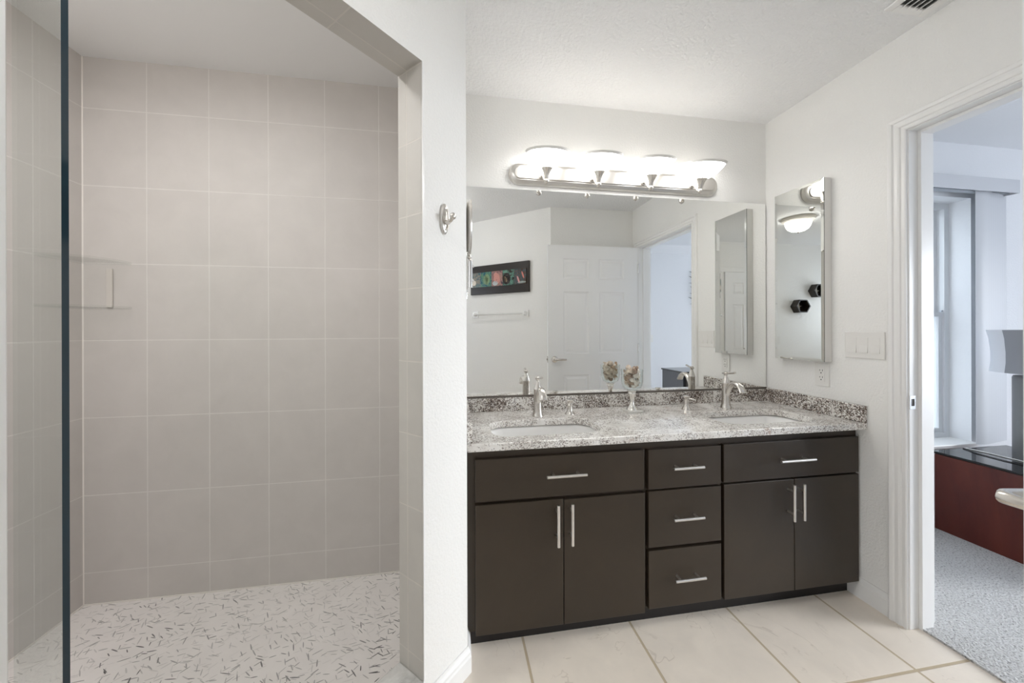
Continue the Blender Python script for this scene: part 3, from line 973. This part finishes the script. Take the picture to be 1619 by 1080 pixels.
mk = thing('makeup_mirror', 'round nickel makeup mirror folded on its wall arm behind the white pillar', 'mirror', (-1.785, -0.30, 1.42))
m = MB()
m.lathe([(0, -0.014), (.070, -0.013), (.104, -0.008), (.113, 0.0), (.116, 0.004), (.113, 0.009), (.106, 0.007), (0, 0.006)], (0.020, 0, 0.250), 48, RY90)
m.build('mirror_head', NICKEL, mk, smooth=40)
m = MB()
m.tube([(0.018, 0, 0.138), (0.020, 0, 0.118), (0.024, 0, 0.108)], .006, 10)
m.sph((0.022, 0, 0.122), .010)
m.tube([(0.024, 0.0, 0.108), (0.030, 0.0, 0.106), (0.030, 0.05, 0.106), (0.014, 0.11, 0.106)], .0055, 10)
m.build('pivot', NICKEL, mk, smooth=50)
m = MB()
m.lathe([(0, 0), (.010, 0), (.010, .115), (0, .115)], (0.026, 0.0, -0.010), 18)
m.tube([(0.026, 0, 0.02), (0.040, -0.006, 0.02)], .005, 10); m.tube([(0.026, 0, 0.08), (0.040, -0.006, 0.08)], .005, 10)
m.build('swing_arm', CHROME, mk, smooth=40)
MB().box((0.0005, -0.03, -0.02), (0.014, 0.03, 0.115)).build('wall_bracket', NICKEL, mk, bevel=0.003)

# ------------------------------------------------------------------ shower: glass door, corner shelves
a, b = Vector((-2.466, -1.158, 0)), Vector((-2.985, -0.706, 0))
d = (b - a).normalized()
nrm = Vector((-d.y, d.x, 0)) * 0.004
sd = thing('shower_door', 'frameless clear glass shower door swung open at the left edge', 'shower door', (a.x, a.y, 0.15))
m = MB()
m.mi = 1
m.prism([(a + nrm)[:2], (a - nrm)[:2], (b - nrm)[:2], (b + nrm)[:2]], 0.15, 2.2)
m.bm.faces.ensure_lookup_table()
for f in m.bm.faces:
    fc = f.calc_center_median()
    f.material_index = 1 if (fc - a).xy.length < 0.02 else 0
m.build('pane', [GREEN_GLASS, GLASS_EDGE], sd, sd.location)
for z in (0.35, 1.90):
    m = MB()
    c0 = a + d * 0.03
    m.prism([(c0 + nrm * 2.6 - d * 0.02)[:2], (c0 - nrm * 2.6 - d * 0.02)[:2], (c0 - nrm * 2.6 + d * 0.035)[:2], (c0 + nrm * 2.6 + d * 0.035)[:2]], z - 0.03, z + 0.03)
    m.build('hinge', CHROME, sd, sd.location, bevel=0.002)

cs = thing('corner_shelf', 'clear two-tier acrylic corner shelf in the shower', 'shelf', (-3.442, 0, 1.322))
def quarter(r, n=14):
    return [(0.001, -0.001)] + [(0.001 + r * math.cos(-PI / 2 * i / n) ** 0.8, -0.001 - r * math.sin(PI / 2 * i / n) ** 0.8) for i in range(n + 1)]
for z in (0.0, 0.200):
    m = MB()
    m.prism(quarter(0.185), z, z + 0.004)
    m.build('shelf_plate', ACRYLIC, cs)
    q = quarter(0.185)[1:]
    m = MB()
    m.tube([(x, y, z + 0.008) for x, y in q], 0.004, 8)
    m.build('shelf_lip', ACRYLIC, cs, smooth=60)
m = MB()
m.box((0.095, -0.010, 0.008), (0.118, -0.001, 0.180))
m.build('bracket', plain('frosted_plastic', rgb(206, 200, 194), 0.3), cs, bevel=0.002)

# ------------------------------------------------------------------ bathroom door (open) and closet door
def panel_leaf(W, Hh, T, cols, rows):
    """slab in local x 0..W, z 0..Hh, y -T/2..T/2 with raised panels on both faces"""
    m = MB()
    xs = [0] + [c for p in cols for c in p] + [W]
    zs = [0] + [c for p in rows for c in p] + [Hh]
    for sg in (-1, 1):
        Y = sg * T / 2
        for i in range(len(xs) - 1):
            for k in range(len(zs) - 1):
                x0, x1, z0, z1 = xs[i], xs[i + 1], zs[k], zs[k + 1]
                if i % 2 == 1 and k % 2 == 1:
                    ladder = [(0, 0), (0.010, -0.007), (0.022, -0.007), (0.040, -0.0015)]
                    prev = None
                    for ins, dep in ladder:
                        r = [m.bm.verts.new((x, Y + sg * dep, z)) for x, z in ((x0 + ins, z0 + ins), (x1 - ins, z0 + ins), (x1 - ins, z1 - ins), (x0 + ins, z1 - ins))]
                        if prev:
                            for q in range(4):
                                m._f([prev[q], prev[(q + 1) % 4], r[(q + 1) % 4], r[q]])
                        prev = r
                    m._f(prev)
                else:
                    m._f([m.bm.verts.new((x, Y, z)) for x, z in ((x0, z0), (x1, z0), (x1, z1), (x0, z1))])
    for x in (0, W):
        m._f([m.bm.verts.new((x, y, z)) for y, z in ((-T / 2, 0), (T / 2, 0), (T / 2, Hh), (-T / 2, Hh))])
    for z in (0, Hh):
        m._f([m.bm.verts.new((x, y, z)) for x, y in ((0, -T / 2), (W, -T / 2), (W, T / 2), (0, T / 2))])
    bmesh.ops.remove_doubles(m.bm, verts=m.bm.verts[:], dist=1e-5)
    return m
DLX, DLY, DW = -0.952, -1.4555, 0.905
leaf = panel_leaf(DW, 2.008, 0.035, [(0.150, 0.405), (0.510, 0.765)], [(0.22, 0.775), (0.975, 1.570), (1.690, 1.885)]).build('door_1', DOORW)
struct(leaf)
leaf.location = (DLX, DLY, 0.012)
leaf.rotation_euler = (0, 0, 0.0)
def make_lever(parent, sg, z):
    m = MB()
    m.lathe([(0, 0), (.031, 0), (.031, .004), (.027, .009), (.014, .012), (.011, .016), (0, .016)], (0.062, sg * 0.0175, z), 28, Matrix.Rotation(-sg * PI / 2, 4, 'X'))
    yy = sg * (0.0175 + 0.048)
    m.tube([(0.062, sg * 0.03, z), (0.062, sg * 0.055, z), (0.064, yy + sg * 0.004, z), (0.075, yy + sg * 0.008, z), (0.11, yy + sg * 0.006, z), (0.165, yy, z)], [.0105, .0105, .0115, .0120, .0105, .0085], 14)
    m.build('lever_handle', NICKEL, parent, smooth=45)
make_lever(leaf, 1, 0.925)
make_lever(leaf, -1, 0.925)
m = MB(); m.box((-0.0012, -0.0125, 0.895), (0.0005, 0.0125, 0.955)); m.box((-0.010, -0.006, 0.917), (0.0, 0.006, 0.933))
m.build('latch', NICKEL, leaf)
for z in (0.25, 0.98, 1.76):
    m = MB()
    m.lathe([(0, 0), (.006, 0), (.006, .09), (0, .09)], (DW + 0.008, 0.0215, z), 12)
    m.box((DW + 0.0005, -0.014, z), (DW + 0.0035, 0.0215, z + 0.09))
    m.build('hinge', CHROME, leaf)
# narrow closet door on the far wall (seen only in the mirrors)
cl = panel_leaf(0.405, 1.995, 0.035, [(0.115, 0.290)], [(0.22, 0.80), (0.92, 1.545), (1.69, 1.85)]).build('door_2', DOORW)
struct(cl)
cl.location = (-2.404, -2.6315, 0.012)
make_lever(cl, 1, 0.93)
m = MB()
for a0, b0 in (((-2.472, 0), (-2.409, 2.012)), ((-1.994, 0), (-1.931, 2.012)), ((-2.472, 2.012), (-1.931, 2.075))):
    m.box((a0[0], -2.649, a0[1]), (b0[0], -2.632, b0[1]))
struct(m.build('trim_7', TRIM, bevel=0.004))

# ------------------------------------------------------------------ ceiling vent and dome light
vt = thing('ceiling_vent', 'white louvred ceiling vent above the doorway', 'vent', (-0.02, -0.905, H))
m = MB()
vx0, vx1, vy0, vy1 = -0.197, -0.014, -0.20, 0.160
fr = 0.030
m.box((vx0, vy0, -0.008), (vx0 + fr, vy1, -0.0005)); m.box((vx1 - fr, vy0, -0.008), (vx1, vy1, -0.0005))
m.box((vx0 + fr, vy0, -0.008), (vx1 - fr, vy0 + fr, -0.0005)); m.box((vx0 + fr, vy1 - fr, -0.008), (vx1 - fr, vy1, -0.0005))
m.build('frame', TRIM, vt, bevel=0.003)
for k in range(5):
    x = vx0 + fr + 0.014 + k * 0.0235
    MB().box((-0.012, vy0 + fr, -0.001), (0.012, vy1 - fr, 0.001), Matrix.Translation((x, 0, -0.012)) @ Matrix.Rotation(-0.75, 4, 'Y')).build('louvre', TRIM, vt)
MB().box((vx0 + fr, vy0 + fr, -0.0015), (vx1 - fr, vy1 - fr, -0.0005)).build('duct_opening', plain('duct_grey', rgb(84, 84, 83), 0.8), vt)

dm = thing('ceiling_light', 'lit white dome ceiling light reflected in the medicine cabinet mirror', 'ceiling light', (-2.02, -1.56, H))
MB().lathe([(0, -0.0005), (.150, -0.0005), (.155, -0.012), (.150, -0.030), (.132, -0.042), (.120, -0.045), (0, -0.045)], seg=48).build('pan', plain('ivory_pan', rgb(225, 220, 210), 0.35), dm, smooth=30)
MB().lathe([(.120, -0.043), (.118, -0.062), (.110, -0.092), (.093, -0.120), (.062, -0.141), (.028, -0.149), (0, -0.150)], seg=48).build('glass_dome', DOME, dm, smooth=60)
MB().lathe([(0, -0.148), (.008, -0.150), (.010, -0.158), (.005, -0.168), (0, -0.169)], seg=16).build('finial', NICKEL, dm, smooth=50)

rl = thing('added_shower_light', 'unseen round ceiling light added to brighten the shower', 'ceiling light', (-2.92, -1.08, H - 0.004))  # added lamp, out of view, put in to brighten the dark shower
MB().lathe([(.085, -0.0005), (.105, -0.0005), (.107, -0.006), (.088, -0.010), (.085, -0.006)], seg=40).build('trim_ring', TRIM, rl, smooth=30)
MB().lathe([(.085, -0.003), (.05, -0.007), (0, -0.008)], seg=40).build('lens', emitter('added_shower_glow', (1.0, 1.0, 1.0, 1), SHOWER_FILL_EMIT), rl, smooth=60)

# ------------------------------------------------------------------ picture and towel bar on the angled wall (seen in the mirror)
ta = Vector((BX - AX, BY - AY, 0)).normalized()
ang = math.atan2(-ta.y, -ta.x)                # local +x runs from far left back to the right, local +y out into the room
pa = Vector((AX, AY, 0)) + ta * 1.00
pic = thing('wall_art', 'long dark-framed panel of colourful sea life on the angled wall', 'picture', (pa.x, pa.y, 1.61), ang)
L = 0.765
MB().box((0, 0.001, 0), (L, 0.028, 0.32)).build('frame', BLACKWOOD, pic, bevel=0.002)
PAL = [[rgb(24, 52, 66), rgb(70, 110, 116), rgb(150, 138, 122), rgb(52, 92, 104)],
       [rgb(22, 52, 74), rgb(44, 100, 110), rgb(96, 140, 112), rgb(28, 70, 90)],
       [rgb(36, 44, 66), rgb(120, 92, 98), rgb(176, 134, 122), rgb(48, 84, 96)],
       [rgb(24, 22, 20), rgb(52, 44, 38), rgb(90, 132, 118), rgb(116, 154, 136)],
       [rgb(40, 36, 36), rgb(84, 64, 52), rgb(50, 80, 90), rgb(120, 88, 68)]]
WL = L - 0.03
def blob(cx, cz, rx, rz, y, n=20, rot=0.0):
    m = MB()
    lo_ = [m.bm.verts.new((cx + rx * math.cos(2 * PI * k / n) * math.cos(rot) - rz * math.sin(2 * PI * k / n) * math.sin(rot), y,
                           cz + rx * math.cos(2 * PI * k / n) * math.sin(rot) + rz * math.sin(2 * PI * k / n) * math.cos(rot))) for k in range(n)]
    hi_ = [m.bm.verts.new((v.co.x, y + 0.0015, v.co.z)) for v in lo_]
    m._f(lo_); m._f(hi_)
    for k in range(n):
        m._f([lo_[k], lo_[(k + 1) % n], hi_[(k + 1) % n], hi_[k]])
    return m
ART = {0: [(0.05, 0.05, 0.03, 0.03, rgb(214, 204, 190))], 1: [(0.08, 0.08, 0.045, 0.06, rgb(122, 150, 116)), (0.08, 0.08, 0.03, 0.043, rgb(160, 180, 140))],
       2: [(0.07, 0.085, 0.04, 0.062, rgb(204, 146, 136)), (0.05, 0.03, 0.035, 0.025, rgb(190, 196, 196))],
       3: [(0.05, 0.07, 0.05, 0.062, rgb(40, 30, 28)), (0.035, 0.062, 0.020, 0.036, rgb(206, 180, 146))],
       4: [(0.05, 0.05, 0.010, 0.04, rgb(214, 160, 160)), (0.105, 0.095, 0.009, 0.04, rgb(206, 130, 120)), (0.09, 0.02, 0.05, 0.012, rgb(150, 160, 156))]}
for k in range(5):
    x0 = 0.005 + WL * k / 5
    pn = MB().box((x0, 0.0285, 0.082), (x0 + WL / 5 - 0.002, 0.036, 0.243)).build('panel', make_sea('sea_panel', PAL[k], k + 1), pic)
    for (cx, cz, rx, rz, c) in ART[k]:
        blob(x0 + cx, 0.082 + cz, rx, rz, 0.0362, rot=0.35 if rz > rx * 1.5 else 0).build('motif', make_sea('sea_motif', [tuple(v * 0.35 for v in c[:3]) + (1,), c, tuple(min(1, v * 1.15) for v in c[:3]) + (1,), tuple(v * 0.6 for v in c[:3]) + (1,)], cx * 90 + k), pn)
pb = Vector((AX, AY, 0)) + ta * 0.94
tb = thing('towel_bar', 'white towel bar with ceramic posts on the wall under the sea picture', 'towel bar', (pb.x, pb.y, 1.388), ang)
for x in (0.0, 0.655):
    m = MB()
    m.box((x - 0.032, 0.001, -0.035), (x + 0.032, 0.012, 0.035))
    m.tube([(x, 0.008, 0), (x, 0.035, -0.002), (x, 0.062, -0.002)], [.026, .017, .017], 16)
    m.build('post', PORCELAIN, tb, bevel=0.003, smooth=40)
MB().tube([(0.0, 0.056, -0.002), (0.655, 0.056, -0.002)], 0.008, 14).build('bar', plain('white_bar', rgb(232, 232, 230), 0.12), tb, smooth=40)

# ------------------------------------------------------------------ hexagonal shadow boxes on the far wall (seen in the medicine cabinet mirror)
def hexbox(label, cx, cz):
    h = thing('hexagon_shelf', label, 'wall shelf', (cx, -2.6492, cz))
    R = 0.118
    outer = [(R * math.cos(PI / 3 * k), 0.092 * math.sin(PI / 3 * k) / 0.866) for k in range(6)]
    inner = [(x * 0.86, z * 0.86) for x, z in outer]
    m = MB()
    rows = [[m.bm.verts.new((x, y, z)) for x, z in pl] for pl, y in ((outer, 0.0), (outer, 0.10), (inner, 0.10), (inner, 0.008))]
    for A, B in zip(rows, rows[1:]):
        for k in range(6):
            m._f([A[k], A[(k + 1) % 6], B[(k + 1) % 6], B[k]])
    m._f(rows[-1])
    m._f(rows[0])
    m.build('box', BLACKWOOD, h)
    st = thing('starfish', 'white starfish inside ' + ('the lower left hexagon shelf on the far wall' if cx > -3.3 else 'the upper right hexagon shelf on the far wall'), 'starfish', (cx - 0.01, -2.6402, cz))
    m = MB()
    tip, val_ = [], []
    c0 = m.bm.verts.new((0, 0.016, 0)); c1 = m.bm.verts.new((0, 0.0, 0))
    ring = []
    for k in range(10):
        r = 0.054 if k % 2 == 0 else 0.018
        a_ = PI / 5 * k + 0.5
        ring.append(m.bm.verts.new((r * math.cos(a_), 0.004 if k % 2 == 0 else 0.006, r * math.sin(a_))))
    for k in range(10):
        m._f([c0, ring[k], ring[(k + 1) % 10]]); m._f([c1, ring[(k + 1) % 10], ring[k]])
    m.build('body', STAR, st)
hexbox('dark hexagonal wall shelf holding a starfish, the lower left one', -3.20, 1.537)
hexbox('dark hexagonal wall shelf cut off by the mirror edge, the upper right one', -3.50, 1.765)
fs = thing('wall_switch', 'white switch plate low on the far wall beneath the hexagon shelves', 'light switch', (-2.87, -2.65, 1.05))
MB().box((-0.036, 0.0006, -0.058), (0.036, 0.006, 0.058)).build('cover_plate', PLASTIC, fs, bevel=0.003)
MB().box((-0.016, 0.006, -0.033), (0.016, 0.009, 0.033)).build('rocker', PLASTIC, fs, bevel=0.001)

# ------------------------------------------------------------------ bedroom furniture
ch = thing('bedside_chest', 'dark cherry chest with black glass top beyond the doorway', 'chest', (1.35, -0.40, 0.008))
co = ch.location.copy()
m = MB()
m.box((1.062, -0.70, 0.008), (1.64, -0.112, 0.462))
m.build('case', CHERRY, ch, co, bevel=0.003)
MB().box((1.068, -0.706, 0.462), (1.646, -0.106, 0.468)).build('top_rail', BLACKWOOD, ch, co)
MB().box((1.056, -0.706, 0.468), (1.646, -0.104, 0.478)).build('glass_top', BLACKGLASS, ch, co, bevel=0.0015)
for z in (0.05, 0.255):
    dr = MB().box((1.09, -0.714, z), (1.61, -0.70, z + 0.185)).build('drawer', CHERRY, ch, co, bevel=0.003)
    MB().tube([(1.30, -0.738, z + 0.09), (1.40, -0.738, z + 0.09)], 0.006, 10).build('handle', NICKEL, dr, co)
lm = thing('table_lamp', 'table lamp with pale and grey drum shade on the black chest', 'lamp', (1.407, -0.36, 0.478))
MB().lathe([(0, 0), (.098, 0), (.100, .006), (.100, .465), (.096, .475), (.030, .481), (.014, .486), (.012, .50), (0, .50)], seg=48).build('base', LAMP_BASE, lm, smooth=40)
m = MB()
seg = 64
rows = []
for r, z in ((.180, .494), (.174, .55), (.174, .61), (.181, .69), (.191, .737), (.189, .737), (.179, .69), (.172, .61), (.172, .55), (.178, .494)):
    rows.append([m.bm.verts.new((r * math.cos(2 * PI * k / seg), r * math.sin(2 * PI * k / seg), z)) for k in range(seg)])
for A, B in zip(rows, rows[1:]):
    for k in range(seg):
        f = m._f([A[k], A[(k + 1) % seg], B[(k + 1) % seg], B[k]])
        f.material_index = 1 if 29 <= k < 58 else 0
m.build('lamp_shade', [SHADE_FAB, SHADE_GREY], lm, smooth=50)
m = MB(); m.tube([(-0.18, 0, 0.70), (0.18, 0, 0.70)], 0.002, 8); m.tube([(0, -0.18, 0.70), (0, 0.18, 0.70)], 0.002, 8); m.tube([(0, 0, 0.49), (0, 0, 0.70)], 0.004, 8)
m.build('shade_support', NICKEL, lm)
bl = thing('vertical_blind', 'white vertical blind drawn open with boxed valance over the bedroom window', 'blind', (1.30, -0.06, 2.08))
bo = bl.location.copy()
m = MB()
m.box((0.60, -0.122, 2.086), (1.738, -0.112, 2.170)); m.box((1.728, -0.112, 2.086), (1.738, -0.002, 2.170)); m.box((0.60, -0.112, 2.160), (1.728, -0.002, 2.170))
m.build('valance', VANE, bl, bo, bevel=0.002)
MB().box((0.62, -0.085, 2.095), (1.72, -0.045, 2.125)).build('head_rail', ALU, bl, bo)
for k in range(9):
    mt = Matrix.Translation((1.482 + k * 0.0285, -0.090 + 0.005 * k, 0)) @ Matrix.Rotation(-0.10, 4, 'Z')
    m = MB()
    n = 6
    A = [(-0.044 + 0.088 * i / n, -0.005 * math.sin(PI * i / n)) for i in range(n + 1)]
    m.prism(A + [(x_, y_ + 0.0012) for x_, y_ in A[::-1]], 0.487, 2.10, mt)
    m.build('vane', VANE, bl, bo, smooth=60)
cp = thing('plastic_box', 'small clear plastic box on the black chest at the photo edge', 'box', (1.215, -0.585, 0.478))
m = MB()
w = 0.045
m.box((-w, -w, 0.0), (w, w, 0.004)); m.box((-w, -w, 0), (-w + 0.003, w, 0.075)); m.box((w - 0.003, -w, 0), (w, w, 0.075)); m.box((-w, -w, 0), (w, -w + 0.003, 0.075)); m.box((-w, w - 0.003, 0), (w, w, 0.075))
m.build('box_body', ACRYLIC, cp)
MB().box((-w - 0.002, -w - 0.002, 0.075), (w + 0.002, w + 0.002, 0.083)).build('lid', PLASTIC, cp, bevel=0.002)
MB().box((-w + 0.006, -w + 0.006, 0.004), (w - 0.006, w - 0.006, 0.035)).build('white_filling', PLASTIC, cp, bevel=0.004)
m = MB()
m.tube([(1.30, -0.112, 0.4815), (1.312, -0.20, 0.4815), (1.305, -0.33, 0.4815), (1.28, -0.46, 0.4815), (1.262, -0.53, 0.4815)], 0.003, 8)
tag(m.build('power_cord', PLASTIC, smooth=60), 'thin white cord across the black chest top', 'cord')
m = MB()
m.tube([(1.285, -0.112, 0.481), (1.235, -0.20, 0.481), (1.222, -0.32, 0.481), (1.23, -0.42, 0.481), (1.225, -0.532, 0.481)], 0.0025, 8)
tag(m.build('power_cord', SLOT, smooth=60), 'thin black cord curling over the black chest top', 'cord')
# things of the bedroom that show only in the big mirror
ds = thing('dresser', 'charcoal dresser reflected in the mirror through the doorway', 'dresser', (0.95, -1.90, 0.008))
do = ds.location.copy()
MB().box((0.64, -2.12, 0.06), (1.20, -1.72, 0.735)).build('case', CHARCOAL, ds, do, bevel=0.003)
MB().box((0.63, -2.13, 0.735), (1.21, -1.71, 0.752)).build('top', BLACKGLASS, ds, do, bevel=0.002)
MB().box((0.66, -2.10, 0.008), (1.18, -1.74, 0.06)).build('plinth', BLACKWOOD, ds, do)
for z in (0.09, 0.305, 0.52):
    dr = MB().box((0.66, -1.72, z), (1.18, -1.706, z + 0.195)).build('drawer', BLACKWOOD, ds, do, bevel=0.003)
    MB().tube([(0.86, -1.686, z + 0.1), (0.98, -1.686, z + 0.1)], 0.006, 10).build('handle', NICKEL, dr, do)
wa = thing('leaf_wall_sculpture', 'dark metal leaf sculpture on the bedroom wall seen in the mirror', 'wall sculpture', (2.12, -3.549, 1.84))
m = MB()
m.tube([(0.01, 0.015, -0.30), (0.0, 0.02, 0.0), (0.02, 0.015, 0.30)], 0.006, 8)
random.seed(4)
m.build('stem', BLACKWOOD, wa)
for k in range(14):
    z = -0.28 + 0.043 * k
    sd_ = -1 if k % 2 else 1
    L_ = random.uniform(0.09, 0.14)
    m = MB()
    m.tube([(0, 0.018, z), (sd_ * L_ * 0.4, 0.03, z + 0.02), (sd_ * L_, 0.022, z + 0.035 + random.uniform(-.02, .02))], [0.006, 0.022, 0.002], 8, 0.25)
    m.build('leaf', BLACKWOOD, wa)
bo2 = thing('bedroom_outlet', 'white wall plate on the bedroom wall seen in the mirror', 'outlet', (1.33, -3.55, 1.06))
MB().box((-0.036, 0.0006, -0.058), (0.036, 0.006, 0.058)).build('cover_plate', PLASTIC, bo2, bevel=0.003)
MB().box((-0.016, 0.006, -0.033), (0.016, 0.009, 0.033)).build('rocker', PLASTIC, bo2, bevel=0.001)
